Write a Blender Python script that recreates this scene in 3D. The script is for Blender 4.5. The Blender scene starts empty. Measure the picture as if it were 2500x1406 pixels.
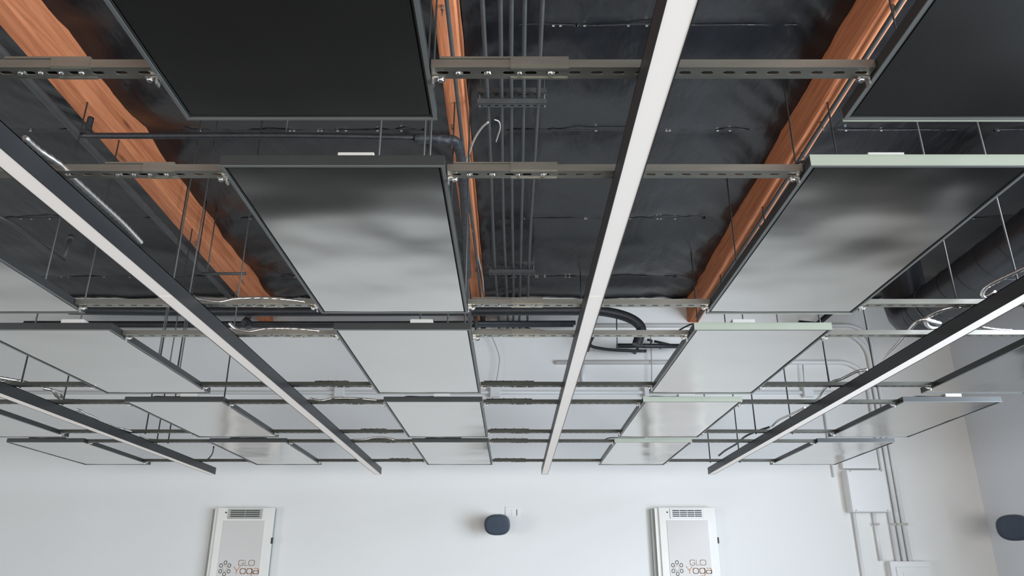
import bpy, math, random
from mathutils import Vector, noise
R = math.radians
random.seed(7)
SC = bpy.context.scene
COL = SC.collection

# ------------------------------------------------------------------ camera, world, lights, exposure
FPX = 1880.0                       # focal length in pixels of the 2500 x 1406 frame
PITCH = R(21.2)
cam_d = bpy.data.cameras.new('camera'); cam = bpy.data.objects.new('camera', cam_d); COL.objects.link(cam)
cam_d.sensor_width = 36.0; cam_d.lens = 36.0 * FPX / 2500.0; cam_d.clip_start = 0.02; cam_d.clip_end = 100
cam.location = (0, 0, 0); cam.rotation_euler = (R(90) + PITCH, 0, 0)
SC.camera = cam
SC.view_settings.view_transform = 'Standard'; SC.view_settings.look = 'None'
SC.view_settings.gamma = 1.0; SC.view_settings.exposure = -0.10; SC.view_settings.use_curve_mapping = False
SC.cycles.use_denoising = True
SC.cycles.max_bounces = 8; SC.cycles.diffuse_bounces = 5; SC.cycles.glossy_bounces = 4
SC.cycles.sample_clamp_indirect = 6.0
SC.cycles.caustics_reflective = False; SC.cycles.caustics_refractive = False

w = bpy.data.worlds.new('world'); SC.world = w; w.use_nodes = True
bg = w.node_tree.nodes['Background']; bg.inputs[0].default_value = (0.75, 0.86, 1.0, 1); bg.inputs[1].default_value = 1.0

def area(name, loc, rot, sx, sy, power, col):
    l = bpy.data.lights.new(name, 'AREA'); l.shape = 'RECTANGLE'; l.size = sx; l.size_y = sy
    l.energy = power; l.color = col
    o = bpy.data.objects.new(name, l); o.location = loc; o.rotation_euler = rot; COL.objects.link(o); return o
# daylight through the right wall's window strip, plus added front and left fill
area('daylight_right', (4.96, 1.2, 0.30), (0, R(90), 0), 3.6, 6.8, 980, (0.76, 0.87, 1.0))
area('fill_front', (0.6, -4.9, -0.62), (R(90), 0, 0), 8.6, 1.8, 520, (1.0, 0.96, 0.90))
area('fill_left', (-6.4, 0.5, -0.3), (0, R(-90), 0), 1.8, 4.0, 170, (0.94, 0.95, 1.0))

# ------------------------------------------------------------------ pixel helpers (photo frame -> world)
CP, SP = math.cos(PITCH), math.sin(PITCH)
def ray(u, v):
    X = (u - 1250) / FPX; Y = (703 - v) / FPX
    return Vector((X, CP - Y * SP, SP + Y * CP))
def aty(u, v, y):
    r = ray(u, v); return r * (y / r.y)
def atz(u, v, z):
    r = ray(u, v); return r * (z / r.z)

# ------------------------------------------------------------------ materials
def _new(name):
    m = bpy.data.materials.new(name); m.use_nodes = True
    nt = m.node_tree; b = nt.nodes['Principled BSDF']
    return m, nt, b
def mat(name, col, rough=0.5, metal=0.0, bump=0.0, bscale=40.0, vary=0.06, vscale=6.0, spec=0.5, emit=None, es=0.0, stretch=(1, 1, 1), coat=0.0):
    m, nt, b = _new(name)
    b.inputs['Roughness'].default_value = rough; b.inputs['Metallic'].default_value = metal
    b.inputs['Specular IOR Level'].default_value = spec
    b.inputs['Coat Weight'].default_value = coat
    tc = nt.nodes.new('ShaderNodeTexCoord'); mp = nt.nodes.new('ShaderNodeMapping'); mp.inputs['Scale'].default_value = stretch
    nt.links.new(tc.outputs['Object'], mp.inputs[0])
    n = nt.nodes.new('ShaderNodeTexNoise'); n.inputs['Scale'].default_value = vscale; n.inputs['Detail'].default_value = 4
    nt.links.new(mp.outputs[0], n.inputs['Vector'])
    cr = nt.nodes.new('ShaderNodeValToRGB')
    cr.color_ramp.elements[0].position = 0.3; cr.color_ramp.elements[1].position = 0.7
    cr.color_ramp.elements[0].color = tuple(c * (1 - vary) for c in col) + (1,)
    cr.color_ramp.elements[1].color = tuple(min(1, c * (1 + vary)) for c in col) + (1,)
    nt.links.new(n.outputs['Fac'], cr.inputs[0]); nt.links.new(cr.outputs[0], b.inputs['Base Color'])
    if bump > 0:
        n2 = nt.nodes.new('ShaderNodeTexNoise'); n2.inputs['Scale'].default_value = bscale; n2.inputs['Detail'].default_value = 3
        nt.links.new(mp.outputs[0], n2.inputs['Vector'])
        bp = nt.nodes.new('ShaderNodeBump'); bp.inputs['Strength'].default_value = 1.0; bp.inputs['Distance'].default_value = bump
        nt.links.new(n2.outputs['Fac'], bp.inputs['Height']); nt.links.new(bp.outputs[0], b.inputs['Normal'])
    if emit:
        b.inputs['Emission Color'].default_value = tuple(emit) + (1,); b.inputs['Emission Strength'].default_value = es
    return m

def wood_mat(name, light, dark):
    m, nt, b = _new(name)
    tc = nt.nodes.new('ShaderNodeTexCoord'); mp = nt.nodes.new('ShaderNodeMapping'); mp.inputs['Scale'].default_value = (9, 0.55, 9)
    nt.links.new(tc.outputs['Object'], mp.inputs[0])
    n = nt.nodes.new('ShaderNodeTexNoise'); n.inputs['Scale'].default_value = 2.2; n.inputs['Detail'].default_value = 6; n.inputs['Distortion'].default_value = 1.2
    nt.links.new(mp.outputs[0], n.inputs['Vector'])
    cr = nt.nodes.new('ShaderNodeValToRGB'); e = cr.color_ramp.elements
    e[0].position = 0.34; e[0].color = dark + (1,); e[1].position = 0.62; e[1].color = light + (1,)
    nt.links.new(n.outputs['Fac'], cr.inputs[0])
    # knots
    vo = nt.nodes.new('ShaderNodeTexVoronoi'); vo.inputs['Scale'].default_value = 1.0
    mp2 = nt.nodes.new('ShaderNodeMapping'); mp2.inputs['Scale'].default_value = (5, 1.4, 5)
    nt.links.new(tc.outputs['Object'], mp2.inputs[0]); nt.links.new(mp2.outputs[0], vo.inputs['Vector'])
    kr = nt.nodes.new('ShaderNodeValToRGB'); kr.color_ramp.elements[0].position = 0.03; kr.color_ramp.elements[0].color = (0.45, 0.4, 0.4, 1)
    kr.color_ramp.elements[1].position = 0.13; kr.color_ramp.elements[1].color = (1, 1, 1, 1)
    nt.links.new(vo.outputs['Distance'], kr.inputs[0])
    mx = nt.nodes.new('ShaderNodeMix'); mx.data_type = 'RGBA'; mx.blend_type = 'MULTIPLY'; mx.inputs[0].default_value = 1
    nt.links.new(cr.outputs[0], mx.inputs[6]); nt.links.new(kr.outputs[0], mx.inputs[7])
    nt.links.new(mx.outputs[2], b.inputs['Base Color'])
    bp = nt.nodes.new('ShaderNodeBump'); bp.inputs['Distance'].default_value = 0.004
    nt.links.new(n.outputs['Fac'], bp.inputs['Height']); nt.links.new(bp.outputs[0], b.inputs['Normal'])
    b.inputs['Roughness'].default_value = 0.7
    return m

def panel_mat(name, col, rough):
    m, nt, b = _new(name)
    b.inputs['Base Color'].default_value = col + (1,); b.inputs['Metallic'].default_value = 1.0
    tc = nt.nodes.new('ShaderNodeTexCoord'); oi = nt.nodes.new('ShaderNodeObjectInfo')
    ad = nt.nodes.new('ShaderNodeVectorMath'); ad.operation = 'ADD'
    nt.links.new(tc.outputs['Object'], ad.inputs[0]); nt.links.new(oi.outputs['Location'], ad.inputs[1])
    n = nt.nodes.new('ShaderNodeTexNoise'); n.inputs['Scale'].default_value = 1.7; n.inputs['Detail'].default_value = 1.5
    nt.links.new(ad.outputs[0], n.inputs['Vector'])
    bp = nt.nodes.new('ShaderNodeBump'); bp.inputs['Distance'].default_value = 0.018; bp.inputs['Strength'].default_value = 1.0
    nt.links.new(n.outputs['Fac'], bp.inputs['Height']); nt.links.new(bp.outputs[0], b.inputs['Normal'])
    b.inputs['Roughness'].default_value = rough
    return m

def flex_mat(name):
    m, nt, b = _new(name)
    b.inputs['Metallic'].default_value = 0.9; b.inputs['Roughness'].default_value = 0.28
    b.inputs['Base Color'].default_value = (0.80, 0.77, 0.74, 1)
    return m

M = dict(
    wall=mat('wall_paint', (0.81, 0.805, 0.78), 0.6, bump=0.0008, bscale=90, vary=0.012, vscale=1.2),
    wall2=mat('wall_paint_lit_cool', (0.84, 0.875, 0.92), 0.6, bump=0.0008, bscale=90, vary=0.012, vscale=1.2),  # bluish, brighter copy of the wall paint, standing in for daylight tint
    front=mat('unseen_wall_dark', (0.10, 0.10, 0.10), 0.6),  # unseen front wall, made dark so the rails mirror less light
    floor=mat('dark_floor', (0.014, 0.0135, 0.013), 0.55, spec=0.2, vary=0.25, vscale=3, stretch=(6, 0.8, 1)),
    deck=mat('roof_deck', (0.012, 0.012, 0.013), 0.8),
    sheet=mat('black_plastic', (0.012, 0.0125, 0.0145), 0.29, bump=0.012, bscale=2.6, vary=0.15, vscale=1.5, stretch=(2.6, 1, 1), spec=0.5),
    sheetd=mat('black_plastic_folded', (0.016, 0.016, 0.018), 0.30, bump=0.03, bscale=6.0, vary=0.1, vscale=2, spec=0.6),
    wood=wood_mat('fir_beam', (0.68, 0.25, 0.11), (0.47, 0.15, 0.06)),
    panel=panel_mat('panel_face', (0.645, 0.635, 0.615), 0.17),
    frame=mat('panel_frame', (0.040, 0.042, 0.041), 0.38, metal=0.2, vary=0.08),
    pale=mat('lit_end', (0.33, 0.365, 0.30), 0.45, vary=0.04),  # light caught on panel ends, painted in as a paler colour
    gap=mat('black_gap', (0.01, 0.01, 0.01), 0.7),
    lip=mat('panel_lip', (0.20, 0.205, 0.195), 0.4, metal=0.4),
    zinc=mat('galvanised', (0.38, 0.37, 0.325), 0.32, metal=0.84, vary=0.2, vscale=10, stretch=(0.4, 2, 2)),
    strut=mat('dark_strut', (0.060, 0.061, 0.050), 0.38, metal=0.45, vary=0.25, vscale=9, stretch=(0.4, 2, 2)),
    bright=mat('zinc_bright', (0.85, 0.83, 0.80), 0.22, metal=0.9, vary=0.1, vscale=40, bump=0.001, bscale=120),
    housing=mat('light_housing', (0.030, 0.031, 0.032), 0.42, metal=0.2, vary=0.05),
    lens=mat('diffuser', (0.78, 0.74, 0.70), 0.45, vary=0.01, emit=(1.0, 0.92, 0.85), es=0.27),
    black=mat('black_insulation', (0.022, 0.023, 0.026), 0.42, vary=0.2, vscale=20, bump=0.002, bscale=50),
    cond=mat('black_conduit', (0.060, 0.061, 0.060), 0.5, vary=0.15, vscale=12),
    wrap=mat('taped_wrap', (0.03, 0.032, 0.036), 0.5, vary=0.3, vscale=20, bump=0.012, bscale=28),
    rod=mat('threaded_rod', (0.10, 0.10, 0.095), 0.45, metal=0.6),
    duct=mat('black_duct', (0.05, 0.052, 0.058), 0.32, metal=0.4, vary=0.1),
    white=mat('white_paint_metal', (0.80, 0.80, 0.79), 0.4, vary=0.015),
    cream=mat('cream_metal', (0.84, 0.82, 0.77), 0.38, vary=0.015),
    heatface=mat('heater_face', (0.66, 0.63, 0.60), 0.30, vary=0.01),
    grey_box=mat('grey_side', (0.32, 0.35, 0.33), 0.5),  # grey-green backing box of the heaters
    slot=mat('grille_slot', (0.03, 0.035, 0.03), 0.6),
    grille=mat('grille_frame', (0.45, 0.45, 0.41), 0.5),
    ink_b=mat('ink_brown', (0.40, 0.24, 0.14), 0.6),
    ink_o=mat('ink_orange', (0.62, 0.30, 0.14), 0.6),
    ink_g=mat('ink_grey', (0.13, 0.14, 0.12), 0.6),
    spk=mat('speaker_cloth', (0.055, 0.072, 0.10), 0.8, vary=0.1, vscale=80),
    spkb=mat('speaker_body', (0.10, 0.115, 0.115), 0.5),
    door=mat('door_paint', (0.02, 0.023, 0.03), 0.4),
    glass=mat('window_frame_paint', (0.05, 0.05, 0.055), 0.4),
    flex=flex_mat('flex_conduit_metal'),
    brown=mat('wire_brown', (0.14, 0.09, 0.06), 0.6),
    wire=mat('grey_wire', (0.45, 0.43, 0.38), 0.5),
)

# ------------------------------------------------------------------ mesh builder
class MB:
    def __init__(s): s.v = []; s.f = []; s.sm = []
    def add(s, vs, fs, smooth=False):
        b = len(s.v); s.v += [tuple(p) for p in vs]
        for f in fs: s.f.append(tuple(b + i for i in f)); s.sm.append(smooth)
        return s
    def box(s, x0, x1, y0, y1, z0, z1):
        vs = [(x, y, z) for x in (x0, x1) for y in (y0, y1) for z in (z0, z1)]
        return s.add(vs, [(0, 1, 3, 2), (4, 6, 7, 5), (0, 4, 5, 1), (2, 3, 7, 6), (0, 2, 6, 4), (1, 5, 7, 3)])
    def tube(s, pts, r, n=10, ends=True, corr=0.0, step=None):
        pts = [Vector(p) for p in pts]
        if step:
            q = [pts[0]]
            for a, c in zip(pts, pts[1:]):
                k = max(1, int((c - a).length / step))
                q += [a.lerp(c, i / k) for i in range(1, k + 1)]
            pts = q
        rr = r if isinstance(r, (list, tuple)) else [r] * len(pts)
        if corr: rr = [x * (1 + (corr if i % 2 else -corr)) for i, x in enumerate(rr)]
        base = len(s.v); ref = None
        for i, p in enumerate(pts):
            t = (pts[min(i + 1, len(pts) - 1)] - pts[max(i - 1, 0)]).normalized()
            if ref is None: ref = Vector((0, 0, 1)) if abs(t.z) < 0.9 else Vector((1, 0, 0))
            a = (ref - t * ref.dot(t)).normalized(); ref = a; c = t.cross(a)
            for k in range(n):
                an = 2 * math.pi * k / n
                s.v.append(tuple(p + (a * math.cos(an) + c * math.sin(an)) * rr[i]))
        for i in range(len(pts) - 1):
            for k in range(n):
                s.f.append((base + i * n + k, base + i * n + (k + 1) % n, base + (i + 1) * n + (k + 1) % n, base + (i + 1) * n + k)); s.sm.append(True)
        if ends:
            s.f.append(tuple(base + k for k in range(n))[::-1]); s.sm.append(False)
            e = base + (len(pts) - 1) * n
            s.f.append(tuple(e + k for k in range(n))); s.sm.append(False)
        return s
    def build(s, name, m, parent=None, bevel=0.0):
        me = bpy.data.meshes.new(name); me.from_pydata(s.v, [], s.f); me.update()
        for p, sm in zip(me.polygons, s.sm): p.use_smooth = sm
        me.materials.append(m)
        o = bpy.data.objects.new(name, me); COL.objects.link(o)
        if parent: o.parent = parent
        if bevel > 0:
            md = o.modifiers.new('bevel', 'BEVEL'); md.width = bevel; md.segments = 2; md.limit_method = 'ANGLE'
        return o

def tag(o, label=None, cat=None, group=None, kind=None):
    if label: o['label'] = label
    if cat: o['category'] = cat
    if group: o['group'] = group
    if kind: o['kind'] = kind
    return o
def thing(name, label, cat, loc=(0, 0, 0), group=None):
    o = bpy.data.objects.new(name, None); o.empty_display_size = 0.05; o.location = loc; COL.objects.link(o)
    return tag(o, label, cat, group)
def local(mb, loc):
    mb.v = [(a - loc[0], b - loc[1], c - loc[2]) for a, b, c in mb.v]; return mb
def one(mb, name, m, label, cat, group=None, bevel=0.0):
    """a thing that is a single mesh, origin at its own middle"""
    n = len(mb.v); c = [sum(p[i] for p in mb.v) / n for i in range(3)]
    local(mb, c); o = mb.build(name, m, None, bevel); o.location = c
    return tag(o, label, cat, group)
def smooth_path(pts, k=6):
    P = [Vector(p) for p in pts]; P = [P[0] * 2 - P[1]] + P + [P[-1] * 2 - P[-2]]; out = []
    for i in range(1, len(P) - 2):
        for j in range(k):
            t = j / k; a, b, c, d = P[i - 1], P[i], P[i + 1], P[i + 2]
            out.append(0.5 * ((2 * b) + (c - a) * t + (2 * a - 5 * b + 4 * c - d) * t * t + (3 * b - a - 3 * c + d) * t ** 3))
    out.append(P[-2]); return out

# ------------------------------------------------------------------ room shell
YB, XR, XL, YF, ZF = 8.5, 5.03, -6.5, -5.0, -1.82
def deck_z(y): return 3.42 - 0.0262 * y
T = 0.15
def struct(name, mb, m, parent=None):
    o = mb.build(name, m, parent)
    if not parent: o['kind'] = 'structure'
    return o
struct('floor', MB().box(XL - T, XR + T, YF - T, YB + T, ZF - 0.1, ZF), M['floor'])
d = MB(); z0, z1 = deck_z(YF - T), deck_z(YB + T)
vs = [(x, y, deck_z(y) + k) for x in (XL - T, XR + T) for y in (YF - T, YB + T) for k in (0, 0.12)]
d.add(vs, [(0, 1, 3, 2), (4, 6, 7, 5), (0, 4, 5, 1), (2, 3, 7, 6), (0, 2, 6, 4), (1, 5, 7, 3)])
struct('ceiling', d, M['deck'])
struct('wall_back', MB().box(XL - T, XR + T, YB, YB + T, ZF, 3.19), M['wall'])
def pierced(name, axis, pos, a0, a1, zt, holes, m):
    """a wall along y (axis x) or x (axis y) with rectangular window holes [(a,b,z0,z1)]"""
    mb = MB()
    def bx(a, b, z0, z1):
        if b - a < 1e-4 or z1 - z0 < 1e-4: return
        p, q = (pos, pos + T) if pos > 0 else (pos - T, pos)
        if axis == 'x': mb.box(p, q, a, b, z0, z1)
        else: mb.box(a, b, p, q, z0, z1)
    x = a0
    for (a, b, h0, h1) in holes:
        bx(x, a, ZF, zt); bx(a, b, ZF, h0); bx(a, b, h1, zt); x = b
    bx(x, a1, ZF, zt)
    struct(name, mb, m)
pierced('wall_right', 'x', XR, YF, YB, 3.19, [(-2.2, 4.6, -1.5, 2.1)], M['wall2'])
pierced('wall_left', 'x', XL, YF, YB, 3.19, [(-1.5, 2.5, -1.2, 0.6)], M['wall'])
pierced('unseen_wall_front', 'y', YF, XL - T, XR + T, 3.3, [(-3.7, 4.9, -1.55, 0.3)], M['front'])
def window(name, axis, pos, a0, a1, z0, z1, n):
    fr = MB(); t = 0.05
    p, q = (pos + 0.03, pos + 0.09) if pos > 0 else (pos - 0.09, pos - 0.03)
    def bx(a, b, c, d_):
        if axis == 'x': fr.box(p, q, a, b, c, d_)
        else: fr.box(a, b, p, q, c, d_)
    bx(a0, a1, z0, z0 + t); bx(a0, a1, z1 - t, z1)
    for i in range(n + 1):
        a = a0 + (a1 - a0 - t) * i / n; bx(a, a + t, z0, z1)
    struct(name, fr, M['glass'])
window('window_1', 'x', XR, -2.2, 4.6, -1.5, 2.1, 5)
window('added_window_left', 'x', XL, -1.5, 2.5, -1.2, 0.6, 3)  # unseen window, added to go with the left fill lamp
window('added_window_front', 'y', YF, -3.7, 4.9, -1.55, 0.3, 6)  # unseen window, added for general fill from behind the camera
dr = struct('door_1', MB().box(XR - 0.04, XR - 0.001, 5.9, 7.35, ZF, 0.12), M['door'])
struct('door_handle', MB().tube([(XR - 0.1, 6.05, -0.9), (XR - 0.1, 6.05, -0.7)], 0.012).box(XR - 0.1, XR - 0.03, 6.04, 6.06, -0.9, -0.88), M['bright'], dr)

# ------------------------------------------------------------------ timber beams
def beam(x0, x1, label):
    mb = MB(); n = 60; ring = []
    for i in range(n + 1):
        y = YF + (YB - YF) * i / n
        zb, zt = 3.09 - 0.0262 * y, deck_z(y) - 0.002
        j = lambda k, a=0.005: a * (noise.noise(Vector((x0 * 3 + k * 7.3, y * 5.0, k))))
        ring.append([(x0 + j(1), y, zt), (x0 + j(2), y, zb + 0.012), (x0 + 0.012, y, zb + j(3)), (x1 - 0.012, y, zb + j(4)), (x1 + j(5), y, zb + 0.012), (x1 + j(6), y, zt)])
    b = 0
    for r in ring: mb.v += r
    for i in range(n):
        for k in range(6):
            mb.f.append((i * 6 + k, i * 6 + (k + 1) % 6, (i + 1) * 6 + (k + 1) % 6, (i + 1) * 6 + k)); mb.sm.append(False)
    mb.f.append(tuple(range(6))); mb.sm.append(False); mb.f.append(tuple(n * 6 + k for k in range(6))[::-1]); mb.sm.append(False)
    return one(mb, 'timber_beam', M['wood'], label, 'beam', 'timber roof beams')
BEAMS = [(-2.94, -2.785, 'rough orange timber roof beam on the left, widest side lit, wires hanging in front'),
         (-0.44, -0.31, 'narrow orange timber roof beam at the centre beside the black conduit bundle'),
         (2.045, 2.175, 'timber roof beam on the right, brown shaded side and orange underside')]
for b_ in BEAMS: beam(*b_)

# ------------------------------------------------------------------ black plastic sheeting under the deck
SEAMS = [-4.9, -3.6, -2.3, -1.0, 0.3, 1.5, 2.7, 3.89, 5.03, 6.46, 7.82, 8.49]
def sheeting(x0, x1, le, re, label, seed):
    mb = MB(); nx = max(8, int((x1 - x0) / 0.05)); ny = int((YB - 0.01 - YF) / 0.055)
    for j in range(ny + 1):
        y = YF + 0.005 + (YB - 0.01 - YF - 0.005) * j / ny
        k = 0
        while k < len(SEAMS) - 2 and SEAMS[k + 1] < y: k += 1
        t = (y - SEAMS[k]) / (SEAMS[k + 1] - SEAMS[k]); t = min(max(t, 0), 1)
        pil = math.sin(math.pi * t) ** 0.5
        for i in range(nx + 1):
            x = x0 + (x1 - x0) * i / nx
            dl = (x - x0) if le else 9; dr_ = (x1 - x) if re else 9; dd = min(dl, dr_)
            edge = math.exp(-(dd / 0.16) ** 2)
            nz = noise.noise(Vector((x * 2.1 + seed, y * 2.3, seed)))
            # diagonal gathers near the beams, fine vertical pleats under each seam
            ga = noise.noise(Vector(((x + (y if dl < dr_ else -y)) * 9.0, (x - y) * 1.2, seed + 5))) * math.exp(-(dd / 0.38) ** 2)
            pl = noise.noise(Vector((x * 13.0, y * 1.5, seed + 9))) * max(0, 1 - (1 - t) * 4) * 0.6
            z = deck_z(y) - 0.035 - 0.035 * pil - 0.022 * edge * (0.75 + 1.2 * noise.noise(Vector((y * 2.3, seed, 2)))) + 0.022 * nz + 0.045 * ga * (1 - 0.75 * edge) + 0.016 * pl
            z = min(z, deck_z(y) - 0.006)
            mb.v.append((x, y, z))
    for j in range(ny):
        for i in range(nx):
            a = j * (nx + 1) + i
            mb.f.append((a, a + nx + 1, a + nx + 2, a + 1)); mb.sm.append(True)
    root = thing('plastic_sheeting', label, 'plastic sheet', ((x0 + x1) / 2, 2, 3.3), 'black plastic sheeting between the beams')
    local(mb, root.location); mb.build('sheet', M['sheet'], root)
    for s in SEAMS[6:-1]:
        sm = MB(); st = MB(); x = x0 + 0.25; P = []
        while x < x1 - 0.2:
            P.append((x, s + 0.012 * noise.noise(Vector((x * 3, s, 1))), deck_z(s) - 0.046)); x += 0.06
        if len(P) > 2: sm.tube(P, 0.005, 5)
        for q in range(9):
            xx = x0 + 0.3 + (x1 - x0 - 0.6) * random.random()
            st.box(xx - 0.008, xx + 0.008, s - 0.004, s + 0.004, deck_z(s) - 0.057, deck_z(s) - 0.050)
        local(sm, root.location).build('seam', M['sheetd'], root)
        local(st, root.location).build('staple_row', M['bright'], root)['kind'] = 'stuff'
    return root
sheeting(XL + 0.005, -2.945, False, True, 'black plastic sheeting left of the leftmost timber beam', 1.3)
sheeting(-2.78, -0.445, True, True, 'black plastic sheeting between the left beam and the centre beam', 4.1)
sheeting(-0.305, 2.04, True, True, 'widest clear stretch of black plastic sheeting, behind the conduit bundle and right beam', 8.7)
sheeting(2.18, XR - 0.005, True, False, 'black plastic sheeting right of the right beam, above the round duct', 12.9)

one(MB().box(XL + 0.005, XR - 0.005, YB - 0.06, YB - 0.003, 3.09, 3.125), 'ledger_strip', M['black'], 'long black ledger strip where the plastic ceiling meets the back wall', 'ledger')

# ------------------------------------------------------------------ radiant panels
PW, PL, PB, PT = 0.605, 1.20, 1.055, 1.088
COLX = [-3.662, -2.072, -0.485, 1.107, 2.70]
ROWY = {'A': 0.394, 'B': 1.812, 'C': 3.230, 'D': 4.648, 'E': 6.066}
def rect_ring(mb, w_, l_, z0, z1, t):
    mb.box(-w_, w_, 0, t, z0, z1); mb.box(-w_, w_, l_ - t, l_, z0, z1)
    mb.box(-w_, -w_ + t, t, l_ - t, z0, z1); mb.box(w_ - t, w_, t, l_ - t, z0, z1)
def make_panel():
    root = thing('radiant_heating_panel', 'x', 'heating panel')
    fr = MB(); rect_ring(fr, PW / 2, PL, PB + 0.002, PT, 0.012); fr.box(-PW / 2 + .012, PW / 2 - .012, .012, PL - .012, PT - 0.006, PT)
    fr.build('frame', M['frame'], root)
    li = MB(); rect_ring(li, PW / 2 + 0.001, PL + 0.001, PB, PB + 0.0025, 0.009); li.build('trim', M['lip'], root)
    MB().box(-PW / 2 + .012, PW / 2 - .012, .012, PL - .012, PB + 0.008, PB + 0.012).build('shadow_gap', M['gap'], root)
    # heating surface: slightly oil-canned sheet
    sf = MB(); n1, n2 = 14, 24; a, b = PW / 2 - .016, PL - .032
    for j in range(n2 + 1):
        for i in range(n1 + 1):
            x = -a + 2 * a * i / n1; y = .016 + b * j / n2
            z = PB + 0.003 + 0.0012 * noise.noise(Vector((x * 5, y * 5, 3)))
            sf.v.append((x, y, z))
    for j in range(n2):
        for i in range(n1):
            q = j * (n1 + 1) + i; sf.f.append((q, q + n1 + 1, q + n1 + 2, q + 1)); sf.sm.append(True)
    sf.build('heating_surface', M['panel'], root)
    return root
def copy_tree(o, parent=None):
    c = o.copy(); COL.objects.link(c)
    if parent: c.parent = parent
    for ch in [x for x in KIDS.get(o.name, [])]: 
        cc = copy_tree(ch, c)
    return c
KIDS = {}
proto = make_panel()
for ch in COL.objects:
    if ch.parent: KIDS.setdefault(ch.parent.name, []).append(ch)
ROWN = {'A': 'nearest row', 'B': 'second row', 'C': 'third row', 'D': 'fourth row', 'E': 'farthest row'}
COLN = ['leftmost column', 'second column from left', 'middle column', 'second column from right', 'rightmost column']
LOOK = {('A', 2): 'nearly black panel underside', ('A', 3): 'large charcoal panel underside', ('B', 2): 'panel half dark half bright silver',
        ('B', 3): 'panel with blue cloudy reflections', ('B', 1): 'pale green grey panel corner', ('C', 4): 'panel with black reflection'}
JB = {('C', 1): -1.965, ('C', 2): -0.405, ('C', 3): 1.035, ('D', 1): -2.0, ('D', 2): -0.435, ('D', 3): 1.08, ('D', 4): 2.73, ('B', 2): -0.43, ('B', 3): 1.03, ('E', 0): -3.6, ('E', 1): -2.0, ('E', 2): -0.45, ('E', 3): 1.0}
RODS = {('B', 2): [(-0.584, 2.94), (-0.386, 2.94), (-0.36, 2.94)], ('C', 2): [(-0.54, 4.29), (-0.378, 4.29), (-0.277, 4.29)], ('C', 1): [(-1.92, 4.29), (-2.03, 4.29)], ('D', 1): [(-1.80, 4.74)]}
PANELS = [('A', 2), ('A', 3)] + [('B', c) for c in (1, 2, 3)] + [('C', c) for c in (1, 2, 3, 4)] + [('D', c) for c in range(5)] + [('E', c) for c in range(5)]
first = True
for (r, c) in PANELS:
    p = proto if first else copy_tree(proto); first = False
    p.location = (COLX[c], ROWY[r], 0)
    tag(p, '%s, %s, %s' % (LOOK.get((r, c), 'grey hanging panel'), ROWN[r], COLN[c]), 'heating panel', 'suspended radiant heating panels')
    if (r, c) in JB:
        x = JB[(r, c)] - COLX[c]; far = r == 'E'
        jb = MB().box(x - 0.05, x + 0.05, 0.03, 0.085, PT, PT + (0.020 if far else 0.028)).build('junction_box', M['black'] if far else M['cream'], p, 0.002)
        MB().tube(smooth_path([(x - 0.05, 0.05, PT + 0.012), (x - 0.12, 0.04, PT + 0.008), (x - 0.22, 0.05, PT + 0.012), (x - 0.27, 0.12, PT + 0.006)]), 0.004, 6).build('power_cord', M['black'], p)
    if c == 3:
        MB().box(-PW / 2 - 0.001, PW / 2 + 0.001, -0.004, -0.0005, PB, PT).build('end_cap', M['pale'], p)['label'] = 'front edge of the panel, caught light painted pale green'  # near face coloured pale to carry the light it catches
        MB().box(-PW / 2 - 0.001, PW / 2 + 0.001, PL + 0.001, PL + 0.004, PB - 0.002, PB + 0.006).build('lit_rear_edge', M['pale'], p)  # bright far lip, its light painted in as colour
    for x, yw in RODS.get((r, c), []):
        yy = yw - ROWY[r]; MB().tube([(x - COLX[c], yy, PT), (x - COLX[c], yy, deck_z(yw) - 0.04)], 0.0048, 6).build('hanger_rod', M['rod'], p)

# ------------------------------------------------------------------ slotted strut rails
RZ0, RZ1, RW = 1.065, 1.086, 0.041
def slotted(mb, x0, x1, y0, y1, z0, t, pitch, sl, sw):
    """plate with a row of stadium slots, real holes, thickness t"""
    n = max(1, int(round((x1 - x0) / pitch))); p = (x1 - x0) / n; cy = (y0 + y1) / 2; hx, hy = p / 2, (y1 - y0) / 2
    prof = []
    for s_, cx in ((1, sl / 2 - sw / 2), (-1, -(sl / 2 - sw / 2))):
        for k in range(7):
            a = R(-90 + 30 * k) if s_ > 0 else R(90 + 30 * k)
            prof.append((cx + math.cos(a) * sw / 2, math.sin(a) * sw / 2))
    m_ = len(prof)
    def outer(q):
        k = min(hx / max(abs(q[0]), 1e-9), hy / max(abs(q[1]), 1e-9)); return (q[0] * k, q[1] * k)
    for i in range(n):
        c = x0 + p * (i + 0.5); base = len(mb.v)
        corners = [(hx, -hy), (hx, hy), (-hx, hy), (-hx, -hy)]
        pts = prof + [outer(q) for q in prof] + corners
        for zz in (z0, z0 + t):
            mb.v += [(c + a, cy + b, zz) for a, b in pts]
        L = len(pts)
        for k in range(m_):
            k2 = (k + 1) % m_; oa, ob = pts[m_ + k], pts[m_ + k2]
            mid = None
            for ci, cc in enumerate(corners):
                on_a = abs(abs(oa[0]) - hx) < 1e-6; on_b = abs(abs(ob[0]) - hx) < 1e-6
                if on_a != on_b and abs(cc[0] - (oa[0] if on_a else ob[0])) < 1e-6 and abs(cc[1] - (ob[1] if on_a else oa[1])) < 1e-6: mid = 2 * m_ + ci
            f = [k, m_ + k] + ([mid] if mid is not None else []) + [m_ + k2, k2]
            mb.f.append(tuple(base + q for q in f)); mb.sm.append(False)
            mb.f.append(tuple(base + L + q for q in reversed(f))); mb.sm.append(False)
            mb.f.append((base + k2, base + L + k2, base + L + k, base + k)); mb.sm.append(False)
    mb.box(x0, x1, y0, y0 + 0.0001, z0, z0 + t)
    return mb
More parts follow.
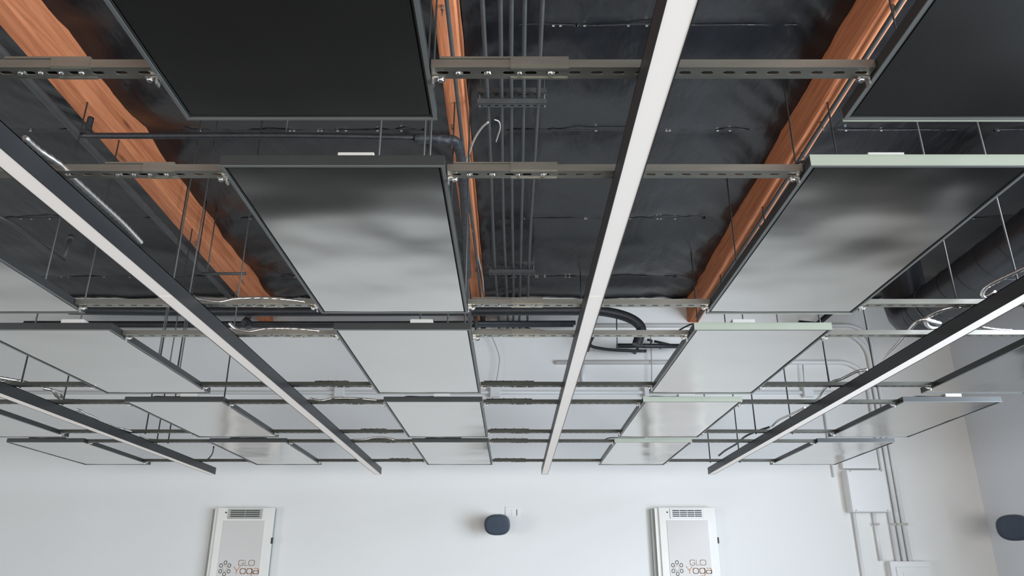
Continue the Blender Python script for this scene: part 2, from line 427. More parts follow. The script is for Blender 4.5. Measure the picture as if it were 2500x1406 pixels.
RAILY = [1.4446, 1.897, 2.963, 3.368, 4.313, 4.756, 5.736, 6.140, 7.146]   # far bottom edge of each rail
ROWR = ['behind nearest panels', 'front of second panel row', 'back of second panel row', 'front of third panel row', 'back of third panel row',
        'front of fourth panel row', 'back of fourth panel row', 'front of farthest panel row', 'far end of panel grid']
BAYS = {-1: (COLX[0] + PW / 2, COLX[1] - PW / 2), 0: (COLX[1] + PW / 2, COLX[2] - PW / 2), 1: (COLX[2] + PW / 2, COLX[3] - PW / 2), 2: (COLX[3] + PW / 2, COLX[4] - PW / 2)}
BAYN = {-1: 'leftmost bay', 0: 'bay of the left beam', 1: 'centre bay with conduits', 2: 'right bay beside duct'}
BAYR = {-1: [4, 5, 6, 7, 8], 0: list(range(9)), 1: list(range(9)), 2: list(range(2, 9))}
SPL = {-1: None, 0: (-1.12, -0.93), 1: (-0.16, 0.125), 2: None}
def rail(bay, k):
    x0, x1 = BAYS[bay]; x0 += 0.004; x1 -= 0.004; yf = RAILY[k]; yn = yf - RW
    o = ((x0 + x1) / 2, (yn + yf) / 2, RZ1)
    root = thing('strut_rail', '%s rail, %s, %s' % ('galvanised slotted' if k < 4 else 'dark slotted', ROWR[k], BAYN[bay]), 'strut rail', o, 'slotted strut rails between the heating panels')
    mb = MB(); slotted(mb, x0, x1, yn, yf, RZ0, 0.0025, 0.05, 0.027, 0.0125)
    mb.box(x0, x1, yn, yn + 0.0025, RZ0 + 0.0025, RZ1); mb.box(x0, x1, yf - 0.0025, yf, RZ0 + 0.0025, RZ1)
    mb.box(x0, x1, yn + 0.0025, yn + 0.010, RZ1 - 0.0025, RZ1); mb.box(x0, x1, yf - 0.010, yf - 0.0025, RZ1 - 0.0025, RZ1)
    zm = M['zinc'] if k < 4 else M['strut']
    local(mb, o).build('channel', zm, root)
    if SPL[bay]:
        a, b = SPL[bay]; sp = MB().box(a, b, yn - 0.004, yf + 0.004, RZ1 + 0.001, RZ1 + 0.005)
        h = a + (b - a) * 0.55
        sp.box(h, b, yn - 0.004, yn - 0.0005, RZ0 + 0.001, RZ1 + 0.001)
        sp.box(h, b, yf - 0.006, yf - 0.0005, RZ0 - 0.0022, RZ0 - 0.0004); sp.box(h, b, yn + 0.0005, yn + 0.008, RZ0 - 0.0022, RZ0 - 0.0004)
        spo = local(sp, o).build('splice_plate', zm, root)
        for q in range(4):
            xx = a + (b - a) * (0.14 + 0.24 * q); cy = (yn + yf) / 2
            bo = MB().tube([(xx, cy, RZ0 - 0.004), (xx, cy, RZ1 + 0.012)], 0.0052, 6).box(xx - 0.011, xx + 0.011, cy - 0.006, cy + 0.006, RZ0 + 0.003, RZ0 + 0.007)
            local(bo, o).build('bolt', M['bright'], spo)
    for s_, xe in ((1, x0), (-1, x1)):
        br = MB(); cy = yf - 0.006
        br.box(min(xe, xe + s_ * 0.028), max(xe, xe + s_ * 0.028), cy - 0.006, cy + 0.010, RZ0 - 0.006, RZ0 - 0.001)
        br.box(min(xe, xe + s_ * 0.004), max(xe, xe + s_ * 0.004), cy - 0.004, cy + 0.012, RZ0 - 0.020, RZ0 - 0.002)
        br.tube([(xe + s_ * 0.019, cy, RZ0 - 0.012), (xe + s_ * 0.019, cy, RZ0 - 0.004)], 0.007, 6)
        local(br, o).build('bracket', M['bright'], root)
    rods = []
    if bay == 2 and k in (2, 4, 6, 8): rods = [1.81, 2.08]
    if bay == -1: rods = {4: [-2.80], 5: [-2.80], 6: [-2.72], 7: [-2.72, -2.81]}.get(k, [])
    for x in rods:
        cy = (yn + yf) / 2; top = deck_z(cy) - 0.04
        local(MB().tube([(x, cy, RZ0 - 0.01), (x, cy, top)], 0.0055 if k > 3 else 0.0046, 6), o).build('hanger_rod', M['rod'], root)
for b_, ks in BAYR.items():
    for k in ks: rail(b_, k)

# ------------------------------------------------------------------ linear lights
LZ0, LZ1, LW = 1.0, 1.0625, 0.062
def linear_light(xc, label):
    o = (xc, -0.6, LZ0)
    root = thing('linear_light', label, 'light', o, 'long linear pendant lights between the panel columns')
    y0, y1 = -0.6, 7.50
    hb = MB(); hb.box(xc - LW / 2, xc - LW / 2 + 0.003, y0, y1, LZ0, LZ1); hb.box(xc + LW / 2 - 0.003, xc + LW / 2, y0, y1, LZ0, LZ1)
    hb.box(xc - LW / 2, xc + LW / 2, y0, y1, LZ1 - 0.003, LZ1)
    local(hb, o).build('housing', M['housing'], root)
    for a, b in ((y0 + 0.002, 2.66), (2.664, 5.1), (5.103, y1 - 0.003)):
        local(MB().box(xc - LW / 2 + 0.0032, xc + LW / 2 - 0.0032, a, b, LZ0 + 0.001, LZ0 + 0.006), o).build('diffuser', M['lens'], root)
    local(MB().box(xc - LW / 2, xc + LW / 2, y1, y1 + 0.003, LZ0, LZ1), o).build('end_cap', M['housing'], root)
    for k in (2, 4, 6, 8):
        yc = RAILY[k] - RW / 2
        local(MB().box(xc - 0.02, xc + 0.02, yc - 0.015, yc + 0.015, LZ1, RZ0 - 0.0002), o).build('mounting_clip', M['zinc'], root)
linear_light(-2.865, 'leftmost of the four long linear lights, dark side facing the room')
linear_light(-1.280, 'long linear light crossing under the left timber beam with pale underside')
linear_light(0.312, 'long linear light with wide white underside just right of the conduit bundle')
linear_light(1.905, 'rightmost of the four long linear lights, below the round black duct')

# ------------------------------------------------------------------ flexible metal cables
def flex(pts, label, r=0.008, m='flex', corr=0.13, k=6, cat='cable', name='flexible_conduit', step=0.011):
    P = smooth_path(pts, k)
    mb = MB().tube(P, r, 8, corr=corr, step=step if corr else None)
    return one(mb, name, M[m], label, cat, 'flexible metal cables along lights and rails' if m == 'flex' else None)
Z = lambda L, z=1.10: [atz(u, v, z) for u, v in L]
Yp = lambda L, y: [aty(u, v, y) for u, v in L]
flex(Z([(60, 335), (95, 366), (150, 404), (185, 440), (240, 490), (300, 545), (345, 592)], 1.074), 'shiny ribbed metal cable on the light below the left timber beam')
flex(Yp([(470, 724), (485, 730), (535, 737), (575, 730), (640, 728), (700, 732), (745, 737)], 2.925), 'ribbed metal cable on the rail at the foot of the left beam')
flex(Yp([(560, 788), (578, 803), (610, 809), (650, 803), (720, 803), (780, 808)], 3.33), 'ribbed metal cable on the rail just below the left beam end')
flex(Yp([(757, 973), (785, 978), (812, 973), (860, 972), (920, 977)], 4.72), 'thin silver cable on the third-row rail between left light and middle column', 0.007)
flex(Yp([(865, 1073), (890, 1073), (915, 1068), (940, 1068), (962, 1074)], 6.10), 'short silver cable bowed over the farthest front rail left of centre', 0.007)
flex(Z([(-40, 915), (0, 922), (40, 929), (85, 938)], 1.10), 'upper silver cable at the left frame edge on the leftmost light', 0.009)
flex(Z([(-40, 922), (0, 930), (30, 935), (60, 940)], 1.095), 'lower silver cable at the left frame edge on the leftmost light', 0.008)
flex(Z([(105, 948), (128, 953), (138, 966), (152, 975), (168, 977), (205, 978)], 1.10), 'silver cable loop between two rails above the leftmost light', 0.009)
flex(Z([(130, 952), (148, 960), (150, 972), (138, 979)], 1.105), 'small inner silver cable loop above the leftmost light', 0.007)
flex(Z([(186, 1000), (198, 1003), (208, 1009), (225, 1016), (240, 1024)], 1.07), 'short silver cable on the middle of the leftmost light', 0.008)
flex(Z([(265, 1035), (285, 1044), (305, 1048), (322, 1053)], 1.07), 'thin silver cable farther along the leftmost light', 0.007)
flex(Z([(338, 1063), (360, 1072), (385, 1074), (430, 1076)], 1.10), 'silver cables gathered by the farthest front rail near leftmost light', 0.008)
flex(Z([(2560, 625), (2500, 655), (2440, 683), (2408, 701), (2398, 718), (2408, 723), (2430, 712)], 1.12), 'silver cable bent back above the rightmost light near right frame edge', 0.008)
flex(Z([(2345, 746), (2300, 757), (2268, 772), (2260, 787), (2272, 799), (2300, 800)], 1.13), 'looped silver cable crossing the black duct end', 0.009)
flex(Z([(2296, 789), (2262, 780), (2238, 786), (2218, 808), (2196, 836), (2172, 862), (2160, 880)], 1.12), 'silver cable curving down from the duct to the rightmost light', 0.009)
flex(Z([(2118, 902), (2090, 908), (2055, 925), (2033, 932), (2012, 950), (1998, 972), (1978, 988)], 1.11), 'silver cable curving beside the rightmost light over two rails', 0.008)
flex(Z([(1965, 995), (1930, 1012), (1900, 1026), (1885, 1040)], 1.11), 'thin silver cable along the middle of the rightmost light', 0.007)
flex(Z([(1880, 1042), (1850, 1052), (1820, 1065), (1800, 1082), (1770, 1100), (1755, 1112)], 1.11), 'dark cable drooping beside the far end of the rightmost light', 0.008, 'housing', 0)
flex(Z([(480, 1130), (505, 1122), (518, 1108), (522, 1090)], 1.09), 'dark cord curving up from the far end of the leftmost light', 0.006, 'housing', 0)
flex(Yp([(2395, 798), (2430, 803), (2470, 806)], 3.33), 'silver cable end on the rail right of the rightmost light', 0.007)

# ------------------------------------------------------------------ conduit bundle at centre
BX = [-0.165, -0.068, 0.0, 0.075, 0.163]
BN = ['leftmost', 'second from left', 'middle', 'second from right', 'rightmost']
for x, nme in zip(BX, BN):
    pts = []
    for i in range(12):
        y = 1.5 + (8.36 - 1.5) * i / 11; pts.append((x + 0.006 * math.sin(y * 1.1 + x * 20) + 0.006 * max(0, y - 6), y, 3.075 - 0.0262 * y - 0.02 * max(0, y - 7.6)))
    pts.append((x + 0.015, 8.43, 2.80)); pts.append((x + 0.015, 8.44, 2.68))
    one(MB().tube(pts, 0.0135, 10), 'electrical_conduit', M['cond'], '%s dark conduit of the overhead bundle right of the centre beam' % nme, 'conduit', 'bundle of overhead conduits')
for yy, n_ in ((4.23, 'nearer'), (6.94, 'farther')):
    root = thing('conduit_trapeze', '%s slotted black trapeze hanger carrying the conduit bundle' % n_, 'hanger', (0, yy, 2.93), 'trapeze hangers of the conduit bundle')
    for zz, nm in ((3.075 - 0.0262 * yy + 0.030, 0), (3.075 - 0.0262 * yy - 0.014 - 0.041, 1)):
        mb = MB(); o = root.location
        slotted(mb, -0.225, 0.225, yy - 0.02, yy + 0.02, zz, 0.002, 0.05, 0.028, 0.012)
        mb.box(-0.225, 0.225, yy - 0.02, yy - 0.018, zz, zz + 0.04); mb.box(-0.225, 0.225, yy + 0.018, yy + 0.02, zz, zz + 0.04)
        local(mb, o).build('strut', M['cond'], root)
    for x in (-0.21, 0.21):
        local(MB().tube([(x, yy, 2.90 - 0.0262 * (yy - 4)), (x, yy, deck_z(yy) - 0.02)], 0.005, 6), root.location).build('rod', M['rod'], root)

def pipe(pts, r, label, m='black', cat='pipe', name='insulated_pipe', group=None, n=14, sm=True, wall=None, up=None):
    mb = MB().tube(smooth_path(pts) if sm else pts, r, n)
    if wall is not None: p = Vector(pts[wall]); mb.tube([p, (p.x, 8.499, p.z)], min(r * 0.6, 0.014), 8)
    if up is not None: p = Vector(pts[up]); mb.tube([p, (p.x, p.y, deck_z(p.y) - 0.03)], 0.005, 6)
    return one(mb, name, M[m], label, cat, group)
pipe([(-0.351, 0.5, 2.985), (-0.35, 4.8, 2.915), (-0.335, 6.4, 2.89), (-0.33, 8.4, 2.845)], 0.0125, 'thin black conduit running along the underside of the centre beam', 'cond', name='black_pipe')
pipe([(2.118, 0.5, 3.03), (2.12, 4.8, 2.94), (2.12, 8.3, 2.85)], 0.015, 'thin black conduit under the right timber beam', 'cond', name='black_pipe')
pipe([(-3.03, 1.0, 3.0), (-3.02, 5, 2.93), (-3.0, 8.3, 2.86)], 0.030, 'dark pipe running along the left side of the left beam', 'cond', name='black_pipe')
pipe([(-2.63, 4.1, 2.73), (-2.63, 4.1, 2.66), (-2.615, 4.1, 2.615), (-2.56, 4.1, 2.60), (-1.4, 4.1, 2.60), (-0.55, 4.1, 2.585)], 0.019, 'thin black sprinkler pipe crossing in front of the left beam', name='sprinkler_pipe', up=4)
one(MB().tube(smooth_path([(-0.60, 4.1, 2.58), (-0.43, 4.12, 2.585), (-0.345, 4.2, 2.60), (-0.335, 4.6, 2.60), (-0.36, 5.4, 2.60), (-0.385, 6.0, 2.60), (-0.40, 6.45, 2.62)], 8),
    [0.03 + 0.012 * abs(noise.noise(Vector((i * 0.7, 2, 2)))) for i in range(49)], 12), 'wrapped_pipe', M['wrap'], 'lumpy black taped pipe hanging left of the centre beam', 'pipe')
pipe([(-0.41, 6.4, 2.62), (-0.43, 7.2, 2.62), (-0.45, 7.9, 2.62)], 0.02, 'grey pipe section following the taped pipe by the centre beam', 'cond', name='black_pipe')
# pipes along the back wall
pipe(Yp([(170, 756), (500, 760), (900, 760), (1160, 759), (1420, 758), (1490, 763), (1540, 778), (1565, 800), (1560, 825), (1555, 842)], 7.72), 0.053, 'thick black insulated pipe hooking down at the back wall right of centre', up=4)
pipe(Yp([(60, 789), (800, 790), (1405, 788)], 8.12), 0.026, 'upper straight black pipe along the back wall behind the panels', sm=False)
pipe(Yp([(60, 796), (800, 797), (1400, 795)], 8.16), 0.016, 'lower thin black pipe along the back wall behind the panels', sm=False)
pipe(Yp([(1505, 844), (1560, 844), (1680, 845)], 8.2), 0.026, 'short straight black pipe stub below the hooked pipe', sm=False, wall=1)
pipe(Yp([(1450, 818), (1441, 842), (1470, 851), (1510, 855), (1578, 857)], 8.25), 0.017, 'thin bent black pipe right of the white light, lowest of the black pipes', wall=1)
pipe(Yp([(1580, 829), (1592, 832)], 8.3), 0.014, 'tiny black pipe piece above the straight stub', sm=False, wall=1)
pipe(Yp([(1597, 833), (1620, 838), (1650, 845)], 8.3), 0.014, 'small slanted black pipe above the straight stub', sm=False, wall=1)
pipe(Yp([(596, 782), (606, 790), (607, 800)], 7.72), 0.045, 'black elbow fitting behind the left light by the beam end')
pipe(Yp([(1178, 770), (1180, 800), (1180, 820)], 8.3), 0.03, 'short vertical black pipe beside the centre panel column')
pipe(Yp([(1160, 765), (1163, 800), (1166, 830)], 8.1), 0.022, 'black riser at the far corner of the middle panel column', 'cond')
pipe(Yp([(1282, 798), (1300, 806), (1330, 808)], 8.3), 0.014, 'small black cable sagging under the back wall pipes', wall=1)
pipe(Yp([(1950, 788), (1995, 792), (2030, 762), (2060, 735)], 8.2), 0.03, 'black brace pipe slanting behind the rightmost bay', sm=False, wall=1)
one(MB().tube(Yp([(1505, 772), (1507, 852)], 7.72), 0.006, 6), 'pipe_hanger_rod', M['rod'], 'thin black rod dropping from the hooked pipe', 'rod')
one(MB().tube(Yp([(1588, 822), (1591, 880), (1591, 935)], 8.42), 0.006, 6), 'pipe_hanger_rod', M['wire'], 'thin grey vertical wire on the back wall right of the white light', 'rod')
one(MB().tube(Yp([(1960, 890), (1964, 945)], 8.42), 0.006, 6), 'pipe_hanger_rod', M['wire'], 'thin grey wire above the rightmost wall junction box', 'rod')
one(MB().tube(smooth_path(Yp([(1196, 812), (1208, 838), (1219, 872), (1217, 900), (1211, 936)], 8.42)), 0.005, 6), 'hanging_wire', M['wire'], 'thin bowed wire hanging on the back wall right of the middle column', 'wire')
# loose wires
one(MB().tube(smooth_path(Z([(1132, 412), (1145, 375), (1158, 340), (1176, 312), (1192, 298)], 2.85)), 0.007, 6), 'loose_wire', M['wire'], 'pale loose wire crossing the centre beam to the conduits', 'wire')
one(MB().tube(smooth_path(Z([(1207, 292), (1218, 297), (1221, 312), (1215, 333), (1211, 346)], 2.85)), 0.005, 6), 'loose_wire', M['wire'], 'short pale hooked wire between two conduits of the bundle', 'wire')
one(MB().tube(smooth_path(Z([(1160, 612), (1170, 640), (1178, 680), (1181, 715)], 2.90)), 0.009, 6), 'loose_wire', M['wire'], 'pale wire hanging along the lower part of the centre beam', 'wire')
one(MB().tube(smooth_path(Z([(1142, 440), (1136, 480), (1130, 530)], 2.93)), 0.010, 6), 'loose_wire', M['wire'], 'straight pale wire beside the taped pipe', 'wire')
# hangers and sprinkler parts at left
one(MB().tube(Z([(-30, 515), (40, 552), (100, 598), (155, 637)], 2.45), 0.017, 8).tube([atz(155, 637, 2.45), atz(165, 607, 2.56), atz(172, 585, 2.65)], 0.014, 8).tube([atz(172, 585, 2.65), atz(173, 580, 2.68)], 0.03, 8), 'sprinkler_branch', M['cond'], 'slanted grey sprinkler branch pipe left of the second light', 'pipe')
one(MB().tube(Yp([(492, 668), (600, 668)], 6.3), 0.014, 8).tube([aty(505, 668, 6.3), tuple(aty(505, 668, 6.3))[:2] + (deck_z(6.3) - 0.03,)], 0.006, 8), 'sprinkler_stub', M['cond'], 'short horizontal black bar in front of the left beam foot', 'pipe')
# screws and eye bolts with wires on the beams
EYES = [(1080, 14, 'top left of the centre beam'), (1105, 305, 'left side of the centre beam under the top rail'), (1146, 382, 'right side of the centre beam above the second rail'),
        (1127, 352, 'middle of the centre beam beside its conduit'), (1153, 549, 'centre beam below the second rail'), (1163, 655, 'lower end of the centre beam'),
        (2180, 12, 'top of the right beam'), (2007, 297, 'right beam between the two upper rails'), (1961, 372, 'right beam just above the second rail'), (1856, 549, 'right beam below the second rail'), (1828, 597, 'right beam near its foot'),
        (222, 296, 'left edge of the left beam above the sprinkler pipe'), (479, 590, 'left beam behind the hanger poles'), (576, 712, 'foot of the left beam')]
for u, v, wh in EYES:
    z = 3.0 - (0.10 if v > 400 else 0.0)
    r_ = ray(u, v); t_ = 3.09 / (r_.z + 0.0262 * r_.y); p = r_ * t_
    one(MB().tube([p + Vector((0, 0, 0.01)), p - Vector((0, 0, 0.03))], 0.009, 8).tube([p - Vector((0, 0, 0.02)), p - Vector((0, 0, 0.07))], 0.004, 6), 'eye_screw', M['brown'],
        'dark eye screw with short wire, ' + wh, 'screw', 'eye screws in the timber beams')

# ------------------------------------------------------------------ round duct
def spiral_duct():
    a = Vector((3.93, 6.95, 2.43)); b = Vector((4.02, 1.2, 2.60))
    root = thing('round_duct', 'large round black spiral duct at upper right above the rightmost light', 'duct', a)
    mb = MB().tube([b, a], 0.205, 40, ends=False)
    # rounded end turning up into an elbow
    e = [a, a + Vector((0, 0.08, 0.0)), a + Vector((0, 0.17, 0.03)), a + Vector((0, 0.24, 0.10)), a + Vector((0, 0.27, 0.2)), a + Vector((0, 0.27, 0.72))]
    mb.tube(e, [0.205] * 6, 40, ends=False)
    local(mb, a).build('duct_body', M['duct'], root)
    ax = (b - a).normalized(); u_ = Vector((0, 0, 1)); u_ = (u_ - ax * u_.dot(ax)).normalized(); v_ = ax.cross(u_)
    P = []; L = (b - a).length; turns = int(L / 0.28)
    for i in range(turns * 24):
        an = 2 * math.pi * i / 24; P.append(a + ax * (L * i / (turns * 24)) + (u_ * math.cos(an) + v_ * math.sin(an)) * 0.206)
    local(MB().tube(P, 0.0045, 5), a).build('spiral_seam', M['duct'], root)
    for t_ in (0.25, 2.2, 4.2):
        c = a + ax * t_
        ring = [c + (u_ * math.cos(q) + v_ * math.sin(q)) * 0.21 for q in [2 * math.pi * k / 32 for k in range(33)]]
        local(MB().tube(ring, 0.008, 6), a).build('hanger_strap', M['rod'], root)
spiral_duct()

# ------------------------------------------------------------------ wall: conduits, boxes
WY = 8.47
def wconduit(pts, r, label, grp='white conduits on the back wall'):
    return one(MB().tube(pts, r, 12), 'wall_conduit', M['white'], label, 'conduit', grp)
def bend(x, z, rad, x_end, z_end):
    pts = [(x, WY, z_end)]
    for k in range(9):
        a = R(90 * k / 8); pts.append((x - rad + rad * math.cos(a), WY, z - rad + rad * math.sin(a)))
    return pts + [(x_end, WY, z)]
wconduit(bend(4.005, 2.38, 0.28, 0.50, 0.2), 0.026, 'white wall conduit turning left lowest, ending right of the white light')
wconduit(bend(4.07, 2.73, 0.30, 0.9, 0.2), 0.025, 'white wall conduit turning left below the topmost one')
wconduit(bend(4.13, 2.82, 0.26, 0.9, 0.2), 0.024, 'white wall conduit turning left topmost, rightmost of the three risers')
wconduit([(3.62, WY, 0.74), (3.62, WY, -1.0)], 0.018, 'white conduit dropping from the bottom left of the wall box')
wconduit([(3.83, WY, 0.74), (3.83, WY, 0.25)], 0.018, 'short white conduit between wall box and lower cabinet')
wconduit([(XL + 0.02, WY, 2.03), (3.75, WY, 2.03)], 0.020, 'long level white conduit joining the wall junction boxes')
wconduit([(0.80, WY, 2.35), (0.80, WY, 2.10)], 0.022, 'short white drop conduit right of the white light')
wconduit([(3.47, WY, 1.95), (3.47, WY, 1.1)], 0.010, 'thin white wall wire left of the three risers')
for x, wh in ((-1.93, 'left of the middle column'), (-0.19, 'right of the middle panel column'), (1.53, 'by the corner of the second-right column'), (3.31, 'in the right bay')):
    root = thing('junction_box', 'small white wall junction box %s' % wh, 'junction box', (x, WY, 2.03), 'junction boxes on the level conduit')
    local(MB().box(x - 0.055, x + 0.055, 8.425, 8.495, 1.975, 2.085), root.location).build('box', M['white'], root, 0.004)
    local(MB().box(x - 0.05, x + 0.05, 8.419, 8.4245, 1.98, 2.08), root.location).build('cover', M['white'], root)
root = thing('electrical_box', 'white square electrical box on the back wall at lower right', 'electrical box', (3.76, 8.5, 0.95))
local(MB().box(3.56, 3.97, 8.36, 8.498, 0.73, 1.16), root.location).build('enclosure', M['white'], root, 0.004)
local(MB().box(3.565, 3.965, 8.35, 8.359, 0.735, 1.155), root.location).build('cover', M['white'], root, 0.002)
for x in (3.60, 3.93):
    for z in (0.745, 1.148):
        local(MB().tube([(x, 8.349, z), (x, 8.343, z)], 0.007, 8), root.location).build('screw', M['wire'], root)
root = thing('electrical_gutter', 'white upper electrical box partly hidden by the far right panel', 'electrical box', (3.76, 8.5, 1.35))
local(MB().box(3.56, 3.95, 8.42, 8.498, 1.185, 1.50), root.location).build('enclosure', M['white'], root, 0.004)
root = thing('breaker_cabinet', 'white breaker cabinet at the bottom right below the three conduits', 'cabinet', (4.09, 8.5, -0.1))
local(MB().box(3.88, 4.30, 8.39, 8.498, -0.75, 0.245), root.location).build('enclosure', M['white'], root, 0.004)
dd = local(MB().box(3.93, 4.27, 8.376, 8.389, -0.7, 0.19), root.location).build('door', M['white'], root, 0.004)
local(MB().box(3.99, 4.12, 8.370, 8.3755, -0.6, 0.14), root.location).build('card_holder', M['white'], dd, 0.002)
root = thing('strut_clamp', 'small white strut clamping the three conduits above the cabinet', 'bracket', (4.05, 8.44, 0.61))
local(MB().box(3.80, 4.26, 8.488, 8.499, 0.59, 0.63), root.location).build('strut', M['white'], root)
for x in (3.83, 4.005, 4.07, 4.13):
    local(MB().box(x - 0.03, x + 0.03, 8.437, 8.4435, 0.60, 0.625), root.location).build('clamp', M['wire'], root)

# ------------------------------------------------------------------ wall heaters with logo
def stroke(mb, pts, wd, y):
    P = [Vector((p[0], 0, p[1])) for p in pts]
    for a, b in zip(P, P[1:]):
        t = (b - a).normalized(); n_ = Vector((-t.z, 0, t.x)) * wd / 2; a2 = a - t * wd * 0.3; b2 = b + t * wd * 0.3
        vs = [a2 - n_, a2 + n_, b2 + n_, b2 - n_]
        mb.add([(p.x, y, p.z) for p in vs] + [(p.x, y - 0.0012, p.z) for p in vs], [(0, 1, 2, 3), (4, 7, 6, 5), (0, 4, 5, 1), (1, 5, 6, 2), (2, 6, 7, 3), (3, 7, 4, 0)])
def rr(cx, cz, w_, h_, k=2.6, a0=0, a1=360, n=28):
    out = []
    for i in range(n + 1):
        a = R(a0 + (a1 - a0) * i / n); c, s_ = math.cos(a), math.sin(a)
        out.append((cx + w_ / 2 * math.copysign(abs(c) ** (2 / k), c), cz + h_ / 2 * math.copysign(abs(s_) ** (2 / k), s_)))
    return out
def heater(xl, ztop, label, slots):
    W, H = 0.592, 1.2; xr = xl + W; o = (xl + W / 2, 8.5, ztop - H)
    root = thing('wall_heater', label, 'heater', o, 'branded heater cabinets on the back wall')
    L = lambda mb: local(mb, o)
    L(MB().box(xl - 0.075, xr - 0.015, 8.44, 8.498, ztop - H, ztop - 0.01)).build('back_box', M['grey_box'], root)
    L(MB().box(xl - 0.04, xr - 0.01, 8.405, 8.439, ztop - H, ztop - 0.005)).build('inner_frame', M['cream'], root)
    L(MB().box(xl, xr, 8.380, 8.404, ztop - H, ztop)).build('door', M['cream'], root, 0.003)
    gx0, gx1, gz0, gz1 = xl + 0.115, xl + 0.47, ztop - 0.115, ztop - 0.012
    g = L(MB().box(gx0, gx1, 8.368, 8.3795, gz0, gz1)).build('vent_grille', M['grille'] if slots == 2 else M['white'], root, 0.002)
    s = MB()
    for i in range(4):
        z = gz0 + 0.020 + i * 0.019
        n = slots; ww = (gx1 - gx0 - 0.044) / n
        for q in range(n):
            s.box(gx0 + 0.022 + q * ww + 0.003, gx0 + 0.022 + (q + 1) * ww - 0.003, 8.3660, 8.3676, z, z + 0.010)
    L(s).build('slots', M['slot'], g)
    L(MB().tube([(xl + 0.088, 8.3795, ztop - 0.05), (xl + 0.088, 8.375, ztop - 0.05)], 0.008, 10)).build('indicator', M['slot'], root)
    L(MB().box(xl + 0.075, xr - 0.09, 8.374, 8.3795, ztop - H + 0.08, ztop - 0.13)).build('front_panel', M['heatface'], root)
    L(MB().box(xr - 0.004, xr + 0.012, 8.378, 8.40, ztop - 0.36, ztop - 0.30)).build('latch', M['slot'], root)
    y = 8.3735
    # logo: ring of six circles, small inner bows, GLO / Yoga
    lg = MB(); cx, cz = xl + 0.150, ztop - 0.600
    for k in range(6):
        a = R(90 + 60 * k); stroke(lg, rr(cx + 0.049 * math.cos(a), cz + 0.055 * math.sin(a), 0.030, 0.035, 2, n=16), 0.006, y)
    lo = L(lg).build('logo_ring', M['ink_g'], root)
    ib = MB()
    for k in range(6):
        a = R(60 * k); stroke(ib, [(cx + 0.024 * math.cos(a - 0.25), cz + 0.028 * math.sin(a - 0.25)), (cx + 0.020 * math.cos(a), cz + 0.022 * math.sin(a)), (cx + 0.024 * math.cos(a + 0.25), cz + 0.028 * math.sin(a + 0.25))], 0.004, y)
    L(ib).build('logo_flower', M['ink_b'], root)
    g1 = MB(); wd = 0.006; bz = 0; gx = 0
    stroke(g1, rr(gx + 0.034, bz + 0.027, 0.066, 0.054, 3.2, 35, 325, 22) + [(gx + 0.066, bz + 0.024), (gx + 0.036, bz + 0.024)], wd, y)
    stroke(g1, [(gx + 0.084, bz + 0.054), (gx + 0.084, bz), (gx + 0.124, bz)], wd, y)
    stroke(g1, rr(gx + 0.168, bz + 0.027, 0.074, 0.054, 3.2), wd, y)
    g1.v = [(xl + 0.283 + a * 0.80, b, ztop - 0.572 + c * 0.93) for a, b, c in g1.v]
    L(g1).build('lettering_glo', M['ink_b'], root)
    g2 = MB(); by = 0; gx = 0; wd = 0.008
    stroke(g2, [(gx, by + 0.082), (gx + 0.036, by + 0.036), (gx + 0.072, by + 0.082)], wd, y); stroke(g2, [(gx + 0.036, by + 0.036), (gx + 0.036, by)], wd, y)
    stroke(g2, rr(gx + 0.108, by + 0.030, 0.062, 0.060, 3), wd, y)
    stroke(g2, rr(gx + 0.182, by + 0.030, 0.060, 0.060, 3), wd, y); stroke(g2, [(gx + 0.212, by + 0.060), (gx + 0.212, by - 0.012), (gx + 0.198, by - 0.028), (gx + 0.156, by - 0.028)], wd, y)
    stroke(g2, rr(gx + 0.256, by + 0.018, 0.062, 0.036, 3), wd, y); stroke(g2, [(gx + 0.287, by), (gx + 0.287, by + 0.046), (gx + 0.274, by + 0.060), (gx + 0.232, by + 0.060)], wd, y)
    g2.v = [(xl + 0.240 + a * 0.90, b, ztop - 0.652 + c * 0.84) for a, b, c in g2.v]
    L(g2).build('lettering_yoga', M['ink_o'], root)
heater(-3.085, 0.775, 'white wall heater with logo, on the left below the linear lights', 2)
heater(1.540, 0.778, 'white wall heater with logo, on the right near the electrical boxes', 4)

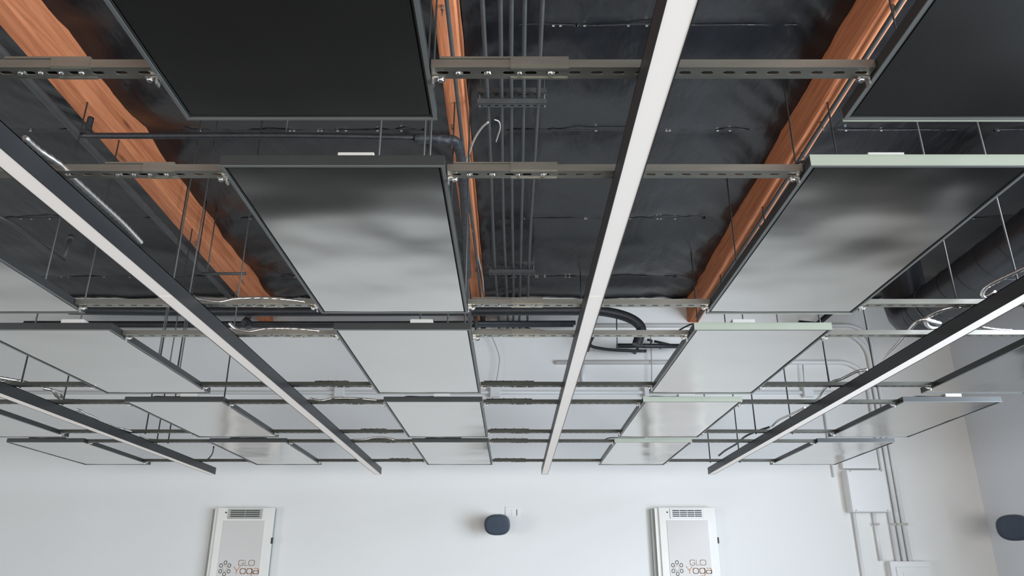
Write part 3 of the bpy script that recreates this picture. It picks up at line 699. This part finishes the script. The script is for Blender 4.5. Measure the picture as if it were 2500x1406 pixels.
# ------------------------------------------------------------------ speakers
def speaker(loc, face_dir, w_, h_, depth, label, mount_to):
    root = thing('wall_speaker', label, 'speaker', loc, 'rounded dark wall speakers')
    f = Vector(face_dir).normalized(); sx = f.cross(Vector((0, 0, 1))).normalized() * -1; sz = sx.cross(f).normalized()
    if sz.z < 0: sz = -sz
    n = 40
    def ring(s_, dpt):
        out = []
        for i in range(n):
            a = 2 * math.pi * i / n; c, q = math.cos(a), math.sin(a)
            X = w_ / 2 * s_ * math.copysign(abs(c) ** 0.78, c); Zz = h_ / 2 * s_ * math.copysign(abs(q) ** 0.78, q)
            out.append(sx * X + sz * Zz - f * dpt)
        return out
    body = MB(); prof = [(0.93, 0.0), (1.0, 0.006), (1.0, 0.02), (0.96, depth * 0.35), (0.84, depth * 0.7), (0.62, depth * 0.93), (0.3, depth), (0.02, depth)]
    for s_, dp in prof: body.v += [tuple(p) for p in ring(s_, dp)]
    for i in range(len(prof) - 1):
        for k in range(n): body.f.append((i * n + k, i * n + (k + 1) % n, (i + 1) * n + (k + 1) % n, (i + 1) * n + k)); body.sm.append(True)
    body.build('cabinet', M['spkb'], root)
    gr = MB(); prof = [(0.945, 0.001), (0.93, -0.006), (0.7, -0.010), (0.02, -0.011)]
    for s_, dp in prof: gr.v += [tuple(p) for p in ring(s_, dp)]
    for i in range(len(prof) - 1):
        for k in range(n): gr.f.append((i * n + k, i * n + (k + 1) % n, (i + 1) * n + (k + 1) % n, (i + 1) * n + k)); gr.sm.append(True)
    gr.build('grille', M['spk'], root)
    m_ = Vector(mount_to) - Vector(loc)
    MB().tube([-f * depth * 0.8, m_ * 0.7, m_], 0.022, 10).build('wall_mount', M['spkb'], root)
speaker((-0.155, 8.20, 0.585), (-0.18, -1, -0.30), 0.265, 0.205, 0.17, 'dark rounded speaker on the back wall between the heaters', (-0.12, 8.49, 0.66))
speaker((4.78, 7.66, 0.52), (-0.62, -0.78, -0.30), 0.30, 0.24, 0.16, 'dark rounded speaker on the right wall at the frame edge', (5.02, 7.8, 0.60))
root = thing('wall_outlet', 'small white outlet plate above right of the centre speaker', 'outlet', (0.02, 8.5, 0.74))
local(MB().box(-0.07, 0.075, 8.488, 8.499, 0.685, 0.795), root.location).build('plate', M['white'], root, 0.002)
local(MB().box(0.0, 0.045, 8.484, 8.4875, 0.705, 0.765), root.location).build('socket', M['cream'], root)
local(MB().box(0.048, 0.054, 8.483, 8.4875, 0.705, 0.765), root.location).build('socket_slot', M['slot'], root)
